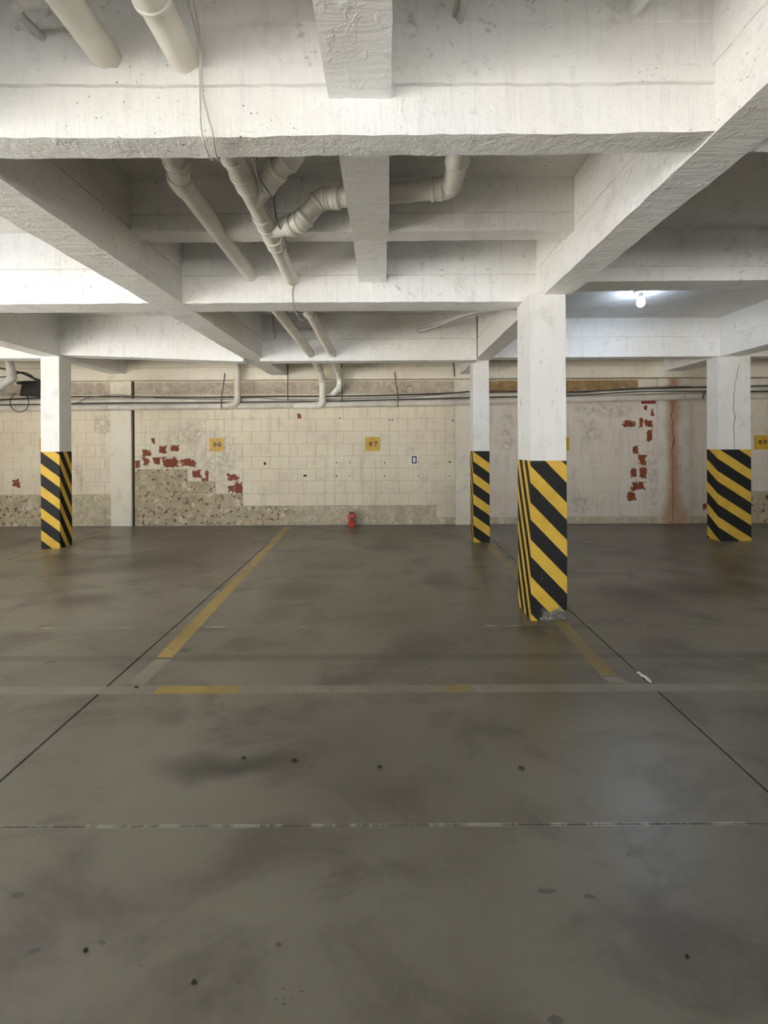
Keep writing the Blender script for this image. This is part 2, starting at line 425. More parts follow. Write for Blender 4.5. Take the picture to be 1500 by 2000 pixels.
def marking(name, q, mat, label, z=0.0008):
    m = MB(); n = 10; vs_ = []; fs = []
    a, b, c_, d_ = [Vector(p) for p in q]
    for i in range(n+1):
        t = i/n
        for p in (a.lerp(d_, t), b.lerp(c_, t)):
            vs_ += [(p.x, p.y, 0.0), (p.x, p.y, z)]
    for i in range(n):
        o = i*4
        fs += [(o+1, o+3, o+7, o+5), (o, o+4, o+6, o+2), (o, o+1, o+5, o+4), (o+2, o+6, o+7, o+3)]
    fs += [(0, 2, 3, 1), (n*4, n*4+1, n*4+3, n*4+2)]
    m.add(vs_, fs)
    return setp(m.build(name, mat), label, 'floor line')
marking('parking_line', [G(305,1284), G(337,1284), G(568,1029), G(556,1029)], M['yellow_line'], 'bright yellow parking line running beside the left floor joint to sign 06 wall')
marking('parking_line', [G(250,1336), G(284,1336), G(334,1288), G(303,1288)], M['grey_line'], 'worn grey stub of paint where the left parking line meets the cross line')
marking('parking_line', [G(1174,1320), G(1206,1320), G(962,1064), G(948,1064)], M['yellow_faded'], 'faded yellow parking line passing under the front striped column')
marking('parking_line', [G(1190,1334), G(1230,1334), G(1207,1322), G(1176,1322)], M['grey_line'], 'worn grey stub of paint right of the faded yellow parking line')
marking('parking_line', [(-4.6,3.8,0), (-4.5,3.8,0), (-4.5,7.02,0), (-4.6,7.02,0)], M['yellow_faded'], 'thin yellow parking line beside the left striped column')
def cross(x0, x1, mat, label):
    return marking('parking_line', [(x0,2.30,0), (x1,2.30,0), (x1,2.372,0), (x0,2.372,0)], mat, label)
cross(-7.4, G(305,1346).x, M['grey_line'], 'worn grey cross line on the floor at the left of the bay')
cross(G(306,1346).x, G(470,1346).x, M['yellow_line'], 'short yellow stretch of the cross line at the bay front')
cross(G(471,1346).x, G(868,1346).x, M['grey_line'], 'worn grey middle stretch of the floor cross line')
cross(G(869,1346).x, G(924,1346).x, M['yellow_faded'], 'tiny faded yellow stretch of the cross line near its middle')
cross(G(925,1346).x, 8, M['grey_line'], 'worn grey cross line on the floor running to the right edge')

# ---------------------------------------------------------------- beams and slab
def resample(poly, step):
    out = []
    n = len(poly)
    for i in range(n):
        a = Vector(poly[i]); b = Vector(poly[(i+1) % n]); L = (b-a).length
        m = max(1, int(math.ceil(L/step)))
        for q in range(m): out.append(a.lerp(b, q/m))
    return out
def beam(name, axis, a0, a1, prof0, prof1, mat, label, rough=0.004, step=0.045, kind='structure', cat='beam'):
    """extrudes a profile (across, height) from a0 to a1 along axis 'x' or 'y' with an uneven hand-cast surface"""
    ps0 = resample(prof0, step)
    # same subdivision for the second profile
    ps1 = []
    n = len(prof0)
    for i in range(n):
        A = Vector(prof0[i]); B = Vector(prof0[(i+1) % n]); m = max(1, int(math.ceil((B-A).length/step)))
        C = Vector(prof1[i]); D = Vector(prof1[(i+1) % n])
        for q in range(m): ps1.append(C.lerp(D, q/m))
    ns = max(2, int((a1-a0)/0.05)); np_ = len(ps0)
    mb = MB(); vs_ = []
    for i in range(ns+1):
        t = i/ns; a = a0+(a1-a0)*t
        for p0, p1 in zip(ps0, ps1):
            p = p0.lerp(p1, t)
            v = Vector((a, p.x, p.y)) if axis == 'x' else Vector((p.x, a, p.y))
            d = noise.noise_vector(v*1.6)*rough*0.6 + noise.noise_vector(v*9)*rough*0.35 + noise.noise_vector(v*31)*rough*0.75
            if axis == 'x': d.x *= 0.3
            else: d.y *= 0.3
            vs_.append(v+d)
    fs = []
    for i in range(ns):
        for q in range(np_):
            fs.append((i*np_+q, i*np_+(q+1) % np_, (i+1)*np_+(q+1) % np_, (i+1)*np_+q))
    fs.append(list(range(np_))); fs.append([ns*np_+q for q in range(np_-1, -1, -1)])
    mb.add(vs_, fs)
    o = mb.build(name, mat, smooth=38)
    return setp(o, label, cat, kind=kind)
SLAB = Z(1.75)
def prof(a, b, bot, seams=(1.40,), top=None, gd=0.010):
    """cross-section a..b (near, far) with board seams cut in both faces"""
    top = SLAB + 0.01 if top is None else top
    l = [(a, bot)]; r = [(b, bot)]
    for s_ in seams:
        zc = Z(s_)
        if zc < bot + 0.03 or zc > top - 0.03: continue
        l += [(a, zc-0.004), (a+gd, zc), (a, zc+0.004)]
        r += [(b, zc-0.004), (b-gd, zc), (b, zc+0.004)]
    return r + [(b, top), (a, top)] + l[::-1]
def tb(name, x0, x1, a, b, z0, z1, label, seams=(1.40,), mat=None, **kw):
    return beam(name, 'x', x0, x1, prof(a, b, Z(z0), seams), prof(a, b, Z(z1), seams), mat or M['white'], label, **kw)
def lb(name, y0, y1, a, b, z0, z1, label, seams=(1.43,), mat=None, **kw):
    return beam(name, 'y', y0, y1, prof(a, b, Z(z0), seams), prof(a, b, Z(z1), seams), mat or M['white'], label, **kw)

m = MB(); m.box((-7.7, -8.2, SLAB), (9.4, 7.2, SLAB+0.15))
setp(m.build('ceiling', M['slab']), 'off-white painted concrete ceiling slab between the beams', 'ceiling', kind='structure')
# front beam, with its stepped upper board band
def front_prof(bot):
    a, b = 1.544, 1.655; top = SLAB+0.01
    return [(b, bot), (b, top), (a+0.010, top), (a+0.010, Z(1.60)), (a+0.018, Z(1.595)), (a+0.010, Z(1.588)), (a+0.013, Z(1.432)), (a-0.002, Z(1.420)),
            (a, Z(1.358)), (a+0.016, Z(1.352)), (a+0.001, Z(1.346)), (a, bot)]
beam('ceiling_beam', 'x', -7.5, 1.26, front_prof(Z(1.125)), front_prof(Z(1.169)), M['white'], 'nearest cross beam with stepped face, pierced by two fat pipes', rough=0.006)
beam('ceiling_beam', 'x', 1.46, 9.2, front_prof(Z(1.17)), front_prof(Z(1.17)), M['white'], 'continuation of the nearest cross beam right of the long bright beam', rough=0.005)
tb('ceiling_beam', -1.68, 1.26, 2.70, 2.83, 1.395, 1.40, 'shallow cross beam in the middle of the pipe bay', seams=(1.52,), rough=0.005)
tb('ceiling_beam', -1.68, 1.26, 3.38, 3.60, 1.165, 1.165, 'cross beam meeting the front striped column, middle stretch', seams=(1.39,), rough=0.005)
tb('ceiling_beam', -7.5, -1.94, 3.38, 3.60, 1.16, 1.165, 'brightly lit white cross beam left of the left long beam', seams=(1.45,), rough=0.006)
tb('ceiling_beam', 1.46, 9.2, 3.38, 3.60, 1.325, 1.36, 'shaded cross beam in front of the lit bulb', seams=(1.45,), rough=0.004)
tb('ceiling_beam', -1.71, 1.23, 5.56, 5.74, 1.125, 1.125, 'far cross beam where the two sloping pipes pass through', seams=(1.42,))
tb('ceiling_beam', -4.43, -1.94, 5.56, 5.74, 1.225, 1.12, 'far cross beam right of the left striped column, pale greenish light', seams=())
tb('ceiling_beam', -7.5, -4.66, 5.56, 5.74, 1.18, 1.18, 'far cross beam left of the left striped column', seams=(1.4,))
tb('ceiling_beam', 1.43, 4.70, 5.76, 5.94, 1.20, 1.20, 'far cross beam lit by the bulb, with a straight board seam', seams=(1.48,))
tb('ceiling_beam', 5.0, 9.2, 5.76, 5.94, 1.20, 1.20, 'far cross beam right of the column by sign 09', seams=(1.48,))
tb('ceiling_beam', -7.5, 9.2, -0.50, -0.32, 1.165, 1.165, 'unseen cross beam added behind the camera to shade the nearest beam', rough=0.003)  # unseen, added to keep sky light off the nearest beam's upper face
tb('ceiling_beam', -7.5, 9.2, -4.3, -4.1, 1.165, 1.165, 'unseen cross beam added well behind the camera to cut daylight', rough=0.003)  # second unseen beam, added to block daylight from the rear
lb('ceiling_beam', -8.0, 6.97, -1.95, -1.68, 1.16, 1.165, 'long beam on the left running from above the camera to the block wall', rough=0.006, mat=M['white_long'])
lb('ceiling_beam', -8.0, 6.97, 1.245, 1.46, 1.162, 1.165, 'long bright beam on the right resting on the front striped column', rough=0.006, mat=M['white_long'])
lb('ceiling_beam', -8.0, 6.97, -4.68, -4.42, 1.20, 1.20, 'long beam over the left striped column, tinted pale green', seams=(1.5, 1.42), mat=M['white_long'])
lb('ceiling_beam', -8.0, 6.97, 4.70, 5.0, 1.20, 1.20, 'long beam over the right striped column near sign 09', seams=(1.45,), mat=M['white_long'])
lb('ceiling_rib', -8.0, 1.55, -0.212, 0.024, 1.30, 1.30, 'narrow ceiling rib coming overhead in front of the nearest cross beam', seams=(), rough=0.006, mat=M['white_long'])
lb('ceiling_rib', 1.64, 2.72, -0.222, 0.022, 1.39, 1.39, 'narrow ceiling rib between the nearest and the shallow cross beam', seams=(), rough=0.005, mat=M['white_long'])
lb('ceiling_rib', 2.80, 3.40, -0.222, 0.005, 1.40, 1.325, 'short ceiling rib ending on the cross beam of the front column', seams=(), rough=0.005, mat=M['white_long'])

# ---------------------------------------------------------------- back wall: perimeter beam, pilasters, bays of single blocks
tb('ceiling_beam', -7.5, 9.2, 6.94, 7.2, 1.085, 1.10, 'cream edge beam along the top of the block wall', seams=(1.30,), mat=M['cream'], rough=0.003)
WY = 7.05; PW = 0.3167; RH = 0.2135; Z0 = EYE - 1.278
rows = [(0.0, Z0)] + [(Z0 + RH*i, Z0 + RH*(i+1)) for i in range(11)]
def brick_mesh(w, h, joint, bev):
    a = joint/2; m = MB(); x0, x1, z0, z1 = a, w-a, a, h-a; b = bev
    vs_ = [(x0+b,0,z0+b),(x1-b,0,z0+b),(x1-b,0,z1-b),(x0+b,0,z1-b),(x0,b*.7,z0),(x1,b*.7,z0),(x1,b*.7,z1),(x0,b*.7,z1),
           (x0,0.035,z0),(x1,0.035,z0),(x1,0.035,z1),(x0,0.035,z1)]
    fs = [(0,1,2,3)] + [(4+i,4+(i+1)%4,(i+1)%4,i) for i in range(4)] + [(8+i,8+(i+1)%4,4+(i+1)%4,4+i) for i in range(4)] + [(11,10,9,8)]
    me = bpy.data.meshes.new('brick')
    me.from_pydata([tuple(Vector(v)*U) for v in vs_], [], fs); me.materials.append(M['block'])
    bm = bmesh.new(); bm.from_mesh(me); bmesh.ops.recalc_face_normals(bm, faces=bm.faces); bm.to_mesh(me); bm.free()
    return me
cache = {}
def bay(name, x0, x1, label, mats, joint, bev, wy=WY):
    m = MB(); m.box((x0, wy+0.005, 0), (x1, wy+0.15, Z(1.09)))
    wall = m.build(name, M['mortar']); setp(wall, label, 'wall', kind='structure')
    wo = ORG[wall.name]
    for r, (za, zb) in enumerate(rows):
        off = -2.16 + (PW/2 if r % 2 == 1 else 0)
        n0 = math.floor((x0-off)/PW); x = off + n0*PW
        while x < x1 - 0.01:
            a = max(x, x0); b = min(x+PW, x1)
            if b - a > 0.03:
                key = (round(b-a, 3), round(zb-za, 3), joint)
                if key not in cache: cache[key] = brick_mesh(b-a, zb-za, joint, bev)
                o = bpy.data.objects.new('brick', cache[key]); COL.objects.link(o)
                o.parent = wall
                o.location = (Vector((a, wy + random.uniform(-0.002, 0.0015), za)) - wo) * U
                mt = mats(r, (a+b)/2)
                mo = block_mat(mt, a, za, b, zb) if mt in BASES else M[mt]
                if mo != M['block']:
                    o.material_slots[0].link = 'OBJECT'; o.material_slots[0].material = mo
            x += PW
    return wall
def X(px): return P(px, 960, 7.05).x
def mid_m(r, x):
    if r == 11: return 'raw_band'
    if r == 0: return 'raw' if x < X(560) else 'raw_pale'
    if r == 1: return 'raw' if x < X(570) else ('block' if random.random() < 0.25 and x > X(740) else 'raw_pale')
    if r == 2 and x < X(472): return 'raw'
    if r == 3 and x < X(422): return 'raw'
    if r == 4 and x < X(375): return 'raw'
    return 'block'
def left_m(r, x):
    if r == 11: return 'raw_band'
    if r <= 2: return 'raw' if x < X(100) else 'raw_pale'
    return 'block'
def right_m(r, x):
    if r == 11: return 'raw_brown' if x < X(1262) else 'block_r'
    if r == 0: return 'raw_pale'
    return 'block_r'
def far_m(r, x):
    if x > X(1462) and r in (0, 1, 2): return 'raw'
    if r == 0: return 'raw_pale'
    return 'block_r'
bay('wall_back', -4.34, 1.18, 'cream painted block wall with peeling red patches, behind signs 06 and 07', mid_m, 0.006, 0.0035)
bay('wall_back', -7.5, -4.74, 'block wall bay with bare lower rows behind the left striped column', left_m, 0.005, 0.003)
bay('wall_back', 1.50, 4.66, 'block wall bay between the front column and the rust-streaked pilaster', right_m, 0.004, 0.002)
bay('wall_back', 5.19, 9.2, 'block wall bay at the far right behind sign 09', far_m, 0.004, 0.002)
def pilaster(x0, x1, y, mat, label):
    o = beam('trim_1', 'x', x0, x1, [(7.2, 0), (7.2, Z(1.09)), (y, Z(1.09)), (y, 0)], [(7.2, 0), (7.2, Z(1.09)), (y, Z(1.09)), (y, 0)], mat, label, rough=0.003, cat='pilaster')
    return o
pilaster(-4.74, -4.385, 7.035, M['cream'], 'cream concrete pilaster flush in the wall right of the left column')
pilaster(1.18, 1.50, 7.03, M['cream'], 'cream concrete pilaster behind the slim striped column')
rp = pilaster(4.66, 5.19, 7.02, M['rust'], 'pilaster with a long brown rust streak and vertical crack')
for i, o in enumerate([o for o in COL.objects if o.name.startswith('trim_1')]): o.name = 'trim_%d' % (i+1)
ORG[rp.name] = rp.location / U
m = MB(); cp = []
for i in range(46):
    y = 776 + (1022-776)*i/45
    w = 0.006 + 0.006*abs(noise.noise(Vector((i*0.37, 3, 0)))) + (0.008 if 14 < i < 19 else 0)
    q = P(1314 + 5*noise.noise(Vector((i*0.23, 0, 0))) + 2*noise.noise(Vector((i*0.9, 5, 0))), y, 7.018)
    cp.append((q, w))
vs_ = []; fs = []
for q, w in cp: vs_ += [q+Vector((-w/2, 0, 0)), q+Vector((w/2, 0, 0)), q+Vector((w/2, 0.01, 0)), q+Vector((-w/2, 0.01, 0))]
for i in range(len(cp)-1):
    for e in range(4): fs.append((i*4+e, i*4+(e+1) % 4, i*4+4+(e+1) % 4, i*4+4+e))
m.add(vs_, fs); m.build('crack', M['crack'], rp)
m = MB(); m.box((-4.385, 7.075, 0), (-4.34, 7.2, Z(1.09)))
setp(m.build('wall_joint', M['crack']), 'dark vertical gap between pilaster and block wall left of sign 06', 'joint', kind='structure')

# other sides of the garage, outside the frame
def plain(name, a, b, label):
    m = MB(); m.box(a, b); setp(m.build(name, M['cream']), label, 'wall', kind='structure')
plain('wall_right', (9.2, -8.2, 0), (9.4, 7.2, SLAB), 'cream side wall at the right end of the garage')
plain('wall_left', (-7.7, 3.0, 0), (-7.5, 7.2, SLAB), 'cream side wall at the left end of the garage')
plain('wall_left', (-7.7, -8.2, 0), (-7.5, -5.5, SLAB), 'cream side wall stub beside the left opening')
plain('wall_left', (-7.7, -5.5, 2.5), (-7.5, 3.0, SLAB), 'lintel over the open left side of the garage')
plain('wall_front', (6.0, -8.2, 0), (9.4, -8.0, SLAB), 'cream wall behind the camera right of the entrance')
plain('wall_front', (-7.7, -8.2, 2.5), (6.0, -8.0, SLAB), 'lintel over the garage entrance behind the camera')
m = MB(); m.box((-30, -30, -0.2), (30, -8.2, -0.004)); m.box((-30, -8.2, -0.2), (-7.7, 12, -0.004))  # unseen bright ground, added to bounce light up onto beam undersides
setp(m.build('bounce_ground', M['bounce_ground']), 'added pale unseen driveway outside the garage entrance', 'bounce_ground', kind='structure')

# ---------------------------------------------------------------- striped columns
def stripe_mat(name, xl_, xr_, y0, z0, per, s, s2, top, chip=False):
    k = NT(name)
    p = k.sep(k.pos); w = k.math('MULTIPLY', k.math('SUBTRACT', k.noise(18, 3), 0.5), 0.008)
    nrm = k.sep(k.n['Geometry'].outputs['Normal'])
    fx = k.math('MULTIPLY', k.math('SUBTRACT', p[0], xl_*U), s)
    fl = k.math('MULTIPLY', k.math('SUBTRACT', p[1], y0*U), -s2)
    fr = k.math('ADD', k.math('MULTIPLY', k.math('SUBTRACT', p[1], y0*U), s2), s*(xr_-xl_)*U)
    isl = k.math('LESS_THAN', nrm[0], -0.6); isr = k.math('GREATER_THAN', nrm[0], 0.6)
    def sel(f, a, b): return k.math('ADD', k.math('MULTIPLY', b, f), k.math('MULTIPLY', a, k.math('SUBTRACT', 1.0, f)))
    ph = sel(isr, sel(isl, fx, fl), fr)
    t = k.math('DIVIDE', k.math('ADD', k.math('SUBTRACT', k.math('ADD', p[2], ph), z0*U), w), per*U)
    fr_ = k.math('FRACT', k.math('ADD', t, 50.0))
    blk = k.math('GREATER_THAN', fr_, 0.46)
    n = k.noise(6, 5, 0.6)
    yel = k.mix(k.step(n, 0.35, 0.75), (0.72, 0.46, 0.065), (0.60, 0.36, 0.05))
    c = k.mix(blk, yel, (0.018, 0.018, 0.017))
    sc = k.math('MULTIPLY', k.step(k.noise(38, 3), 0.70, 0.72), k.step(k.noise(4, 2), 0.5, 0.6))
    c = k.mix(k.math('MULTIPLY', sc, 0.7), c, (0.35, 0.30, 0.2))
    if chip:
        zz = k.math('ADD', p[2], k.math('MULTIPLY', k.math('SUBTRACT', k.noise(14, 4, 0.7), 0.5), 0.22))
        xg = k.step(p[0], (xl_+0.05)*U, (xl_+0.14)*U)
        cm = k.math('MULTIPLY', k.step(zz, 0.075, 0.05), k.math('MULTIPLY', xg, k.math('SUBTRACT', 1.0, isl)))
        c = k.mix(cm, c, k.mix(k.noise(50, 3), (0.36, 0.33, 0.29), (0.10, 0.09, 0.08)))
    return k.out(c, 0.6, k.bump(k.math('ADD', n, k.math('MULTIPLY', k.noise(40, 3), 0.3)), 0.12, 0.01), 0.22)
def column(name, x0, x1, y0, y1, band_top, ztop, mat, label, dmg=False):
    t = thing(name, ((x0+x1)/2, (y0+y1)/2, 0), label, 'column')
    def shaft(n, xa, xb_, ya, yb_, za, zb, mt, rough, step):
        poly = resample([(xa, ya), (xb_, ya), (xb_, yb_), (xa, yb_)], step)
        nz = max(2, int((zb-za)/step)); vs_ = []; fs = []; n_ = len(poly)
        for i in range(nz+1):
            z = za+(zb-za)*i/nz
            for p in poly:
                v = Vector((p.x, p.y, z)); d = noise.noise_vector(v*3)*rough + noise.noise_vector(v*12)*rough*0.6; d.z = 0
                if dmg and n == 'striped_base' and z < 0.14 and p.y < ya+0.02:
                    g_ = max(0, (p.x-xa-0.05)/(xb_-xa)); dep = (0.14-z)/0.14*g_
                    d.y += dep*0.05*(0.4+abs(noise.noise(v*22))*2)
                vs_.append(v+d)
        for i in range(nz):
            for q in range(n_): fs.append((i*n_+q, i*n_+(q+1) % n_, (i+1)*n_+(q+1) % n_, (i+1)*n_+q))
        fs.append(list(range(n_))[::-1]); fs.append([nz*n_+q for q in range(n_)])
        mb = MB(); mb.add(vs_, fs); return mb.build(n, mt, t, smooth=40)
    e = 0.002
    shaft('shaft', x0, x1, y0, y1, band_top-0.02, ztop, M['column'], 0.0025, 0.05)
    shaft('striped_base', x0-e, x1+e, y0-e, y1+e, 0.0, band_top, mat, 0.002, 0.03 if dmg else 0.06)
    return t
fc = (1.132, 1.412, 3.22, 3.53)
col = column('striped_column', *fc, 1.257, Z(1.172), stripe_mat('stripes_front', fc[0], fc[1], fc[2], 1.084, 0.291, 1.04, 2.3, 1.257, True),
       'nearest white column with yellow and black diagonal stripes and a crumbled base', dmg=True)
m = MB()
for i in range(34):
    cx = random.uniform(fc[0]+0.05, fc[1]-0.005); r = random.uniform(0.008, 0.026)
    cz = random.uniform(0.0, 0.012) + (random.random() < 0.4)*random.uniform(0, 0.06)
    c_ = Vector((cx, fc[2]+random.uniform(-0.006, 0.03), cz+r*0.5))
    bm = bmesh.new(); bmesh.ops.create_icosphere(bm, subdivisions=1, radius=r)
    m.add([c_ + Vector((v.co.x*random.uniform(.6, 1.3), v.co.y*random.uniform(.6, 1.1), v.co.z*random.uniform(.5, 1.2))) for v in bm.verts], [[v.index for v in f.verts] for f in bm.faces])
    bm.free()
for v in m.v: v.z = max(v.z, 0.001)
o = m.build('broken_concrete', M['rubble'], col); o['kind'] = 'stuff'
c2 = (1.222, 1.447, 5.77, 5.98)
column('striped_column', *c2, 1.285, Z(1.175), stripe_mat('stripes_slim', c2[0], c2[1], c2[2], 1.14, 0.30, 0.73, 2.0, 1.285), 'slim striped column standing behind the nearest column, to its left')
c3 = (-4.675, -4.425, 5.54, 5.75)
column('striped_column', *c3, 1.31, Z(1.21), stripe_mat('stripes_left', c3[0], c3[1], c3[2], 1.014, 0.30, 0.75, 2.1, 1.31), 'leftmost striped column with bright white upper shaft')
c4 = (4.67, 5.13, 5.77, 5.97)
rcol = column('striped_column', *c4, 1.29, Z(1.21), stripe_mat('stripes_right', c4[0], c4[1], c4[2], 0.836, 0.32, 0.65, 0.83, 1.29), 'widest striped column at the right, hairline crack down its white shaft')

m = MB(); vs_ = []; fs = []
for i in range(30):
    q = P(1444 - 10*min(1, i/8) + 4*noise.noise(Vector((i*0.3, 9, 0))), 712+165*i/29, c4[2]-0.004); w_ = 0.0018+0.0015*abs(noise.noise(Vector((i*.7, 2, 0))))
    vs_ += [q+Vector((-w_, 0, 0)), q+Vector((w_, 0, 0)), q+Vector((w_, 0.006, 0)), q+Vector((-w_, 0.006, 0))]
for i in range(29):
    for e in range(4): fs.append((i*4+e, i*4+(e+1) % 4, i*4+4+(e+1) % 4, i*4+4+e))
m.add(vs_, fs); m.build('crack', M['greycable'], rcol)

# ---------------------------------------------------------------- pipes
def fillet(pts, rad):
    """polyline -> list of ('s', pts) straight runs and ('e', pts) elbow arcs"""
    pts = [Vector(p) for p in pts]; out = []; start = pts[0]
    for i in range(1, len(pts)-1):
        a = (pts[i-1]-pts[i]).normalized(); b = (pts[i+1]-pts[i]).normalized()
        ang = a.angle(b)
        if ang > math.radians(172):      # nearly straight: plain joint
            out.append(('s', [start, pts[i]])); start = pts[i]; continue
        tl = min(rad/math.tan(ang/2), 0.45*(pts[i-1]-pts[i]).length, 0.45*(pts[i+1]-pts[i]).length)
        p0 = pts[i]+a*tl; p1 = pts[i]+b*tl
        out.append(('s', [start, p0]))
        out.append(('e', [p0.lerp(pts[i], t).lerp(pts[i].lerp(p1, t), t) for t in [q/10 for q in range(11)]]))
        start = p1
    out.append(('s', [start, pts[-1]])); return out
def ring(m, c, t, r, w):
    c = Vector(c); t = Vector(t).normalized()
    m.tube([c-t*w/2, c-t*w*0.25, c+t*w*0.25, c+t*w/2], r, 20, radii=[r*0.93, r, r, r*0.93])
def pipe(name, pts, r, label, rad=0.1, mat='pvc', couplings=(), group=None, cat='pipe', elbows=True, branches=()):
    pts = [Vector(p) for p in pts]
    lowest = min(pts, key=lambda p: p.z)
    t = thing(name, lowest, label, cat, group)
    run = MB()
    for kind, seg in fillet(pts, rad):
        if kind == 's':
            if (seg[1]-seg[0]).length > 0.004: run.tube(seg, r, 24)
        elif elbows:
            e = MB(); e.tube(seg, r*1.07, 24); eo = e.build('elbow', M[mat], t, smooth=40)
            for c, tt in ((seg[0], seg[1]-seg[0]), (seg[-1], seg[-1]-seg[-2])):
                q = MB(); ring(q, c, tt, r*1.17, r*0.5); q.build('socket_ring', M[mat], eo, smooth=40)
        else:
            run.tube(seg, r, 20)
    run.build('pipe_run', M[mat], t, smooth=40)
    for (i, f, w) in couplings:      # on segment i at fraction f, width w
        a, b = pts[i], pts[i+1]
        c = a.lerp(b, f); tt = (b-a).normalized()
        q = MB(); q.tube([c-tt*w/2, c+tt*w/2], r*1.1, 24); co = q.build('coupling', M[mat], t, smooth=40)
        for sg in (-1, 1):
            q = MB(); ring(q, c+tt*sg*w/2, tt, r*1.17, r*0.32); q.build('socket_ring', M[mat], co, smooth=40)
    return t
R = 0.056
dw = 6.86
A = [(-1.03, -0.6, Z(1.475)), (-1.055, 1.55, Z(1.47)), P(346, 318, 2.10), P(352, 352, 2.22), (-1.12, 3.42, Z(1.395)), (-1.02, 5.65, Z(1.215)),
     P(624, 722, 6.6), P(630, 745, dw), P(630, 791, dw), P(575, 792.5, 6.93)]
pipe('drain_pipe', A, R, 'fat cream drain pipe, left one of the two crossing all the beams', couplings=((3, 0.02, 0.07),), rad=0.09)
Bp = [(-0.752, -0.6, Z(1.475)), (-0.757, 1.55, Z(1.452)), (-0.758, 2.6, Z(1.40)), (-0.773, 3.42, Z(1.352)), (-0.735, 5.65, Z(1.225)), P(660, 722, 6.6), P(664, 735, 6.86), P(664, 757, 6.9), P(644, 775, 7.0)]
bp = pipe('drain_pipe', Bp, R, 'fat cream drain pipe with two side branches, wrapped in loose wires', rad=0.09,
     couplings=((0, 0.88, 0.08), (1, 0.42, 0.09), (1, 0.62, 0.09), (1, 0.97, 0.10), (2, 0.25, 0.09), (3, 0.30, 0.05), (3, 0.93, 0.06)))
def onB(d):
    for a, b in zip(Bp, Bp[1:]):
        a, b = Vector(a), Vector(b)
        if a.y <= d <= b.y: return a.lerp(b, (d-a.y)/(b.y-a.y))
w1 = onB(2.36)
Y1 = [w1, w1+Vector((0.17, -0.16, 0.055)), w1+Vector((0.30, -0.24, 0.10)), w1+Vector((0.32, -0.25, 0.385))]
pipe('branch_pipe', Y1, R, 'short fat branch elbow rising beside the wire-wrapped pipe', rad=0.10, couplings=((0, 0.72, 0.10),))
w2 = onB(2.66)
Y2 = [w2, P(569, 441, 2.60), P(590, 432, 2.56), P(627, 388, 2.52), P(655, 387, 2.50), P(760, 378, 2.46), P(884, 367, 2.42), P(893, 310, 2.1)+Vector((0, -0.05, 0.0)), P(893, 310, 2.1)+Vector((0, -0.06, 0.2))]
pipe('branch_pipe', Y2, R, 'bent branch pipe crossing behind the ceiling rib to the right', rad=0.07, couplings=((3, 0.9, 0.06), (5, 0.75, 0.05)))

# two wall pipes
low = [P(-30, 797, 6.93), P(30, 797, 6.93), P(500, 792.5, 6.93), P(880, 786, 6.93), P(1120, 780, 6.93), P(1360, 774, 6.93), P(1540, 770, 6.93)]
upp = [P(-30, 786, 6.95), P(30, 786, 6.95), P(500, 780.5, 6.95), P(880, 774.5, 6.95), P(1120, 769, 6.95), P(1360, 762, 6.95), P(1540, 757, 6.95)]
low[0].x = -7.45; upp[0].x = -7.45; low[-1].x = 9.1; upp[-1].x = 9.1
pipe('wall_pipe', low, 0.056, 'lower of the two long cream pipes along the block wall', mat='pvc_wall', couplings=((1, 0.38, 0.05), (1, 0.87, 0.07), (2, 0.29, 0.05), (2, 0.7, 0.05)), elbows=False)
pipe('wall_pipe', upp, 0.044, 'upper of the two long cream pipes along the block wall, under the cables', mat='pvc_wall', couplings=((2, 0.2, 0.05), (4, 0.6, 0.05)), elbows=False)
V1 = [P(464, 700, 6.80)+Vector((0, 0, 0.45)), P(464, 790, 6.86), P(432, 792.8, 6.93)]
pipe('down_pipe', V1, 0.053, 'vertical pipe dropping into the wall pipe above sign 06', mat='pvc_wall', rad=0.12)
# small conduits by the nearest beam
pipe('conduit', [P(87, 76, 1.56), P(21, 12, 1.43), P(84, 3, 1.43)+Vector((0.03, 0, 0)), P(84, 3, 1.43)+Vector((0.03, 0, 0.2))], 0.0145, 'thin bent conduit at the top left beside the fat pipe', rad=0.035, mat='conduit')
pipe('conduit', [P(897, 44, 1.57), P(897, 44, 1.57)+Vector((0, -1.3, 0.02))], 0.0145, 'thin straight conduit entering the nearest beam right of the rib', mat='conduit', couplings=((0, 0.02, 0.03),))
pipe('conduit', [P(886, 40, 1.57), P(886, 40, 1.57)+Vector((0, -1.3, 0.03))], 0.008, 'thinnest conduit beside the one right of the rib', mat='conduit', couplings=((0, 0.02, 0.02),))
pipe('conduit', [P(1234, 27, 1.57), P(1234, 27, 1.57)+Vector((0, -1.3, 0.02))], 0.026, 'bright white pipe stub entering the nearest beam at the upper right', mat='platewhite', couplings=((0, 0.03, 0.04),))
pipe('conduit', [P(533, 618, 5.48)+Vector((0, 0, 0.02)), P(538, 662, 5.5)], 0.014, 'short upright conduit behind the left fat pipe in the far bay', mat='conduit')
pipe('conduit', [P(531, 647, 5.50), P(626, 644, 5.50)], 0.014, 'short level conduit behind the fat pipes in the far bay', mat='conduit')
fx = spline([P(811, 648, 5.60), P(830, 643, 5.45), P(862, 632, 5.1), P(893, 619, 4.7), P(925, 611, 4.5), P(978, 602, 4.3)], 8)
m = MB(); m.tube(fx, 0.024, 12); o = m.build('flexible_conduit', M['conduit'], smooth=50); setp(o, 'thick pale flexible conduit curving out of the far beam', 'conduit')
fx = spline([P(813, 640, 5.60), P(835, 636, 5.4), P(868, 626, 5.0), P(905, 622, 4.75), P(940, 613, 4.5)], 8)
m = MB(); m.tube(fx, 0.011, 8); o = m.build('flexible_conduit', M['conduit'], smooth=50); setp(o, 'thin pale flexible conduit above the thick one on the far beam', 'conduit')
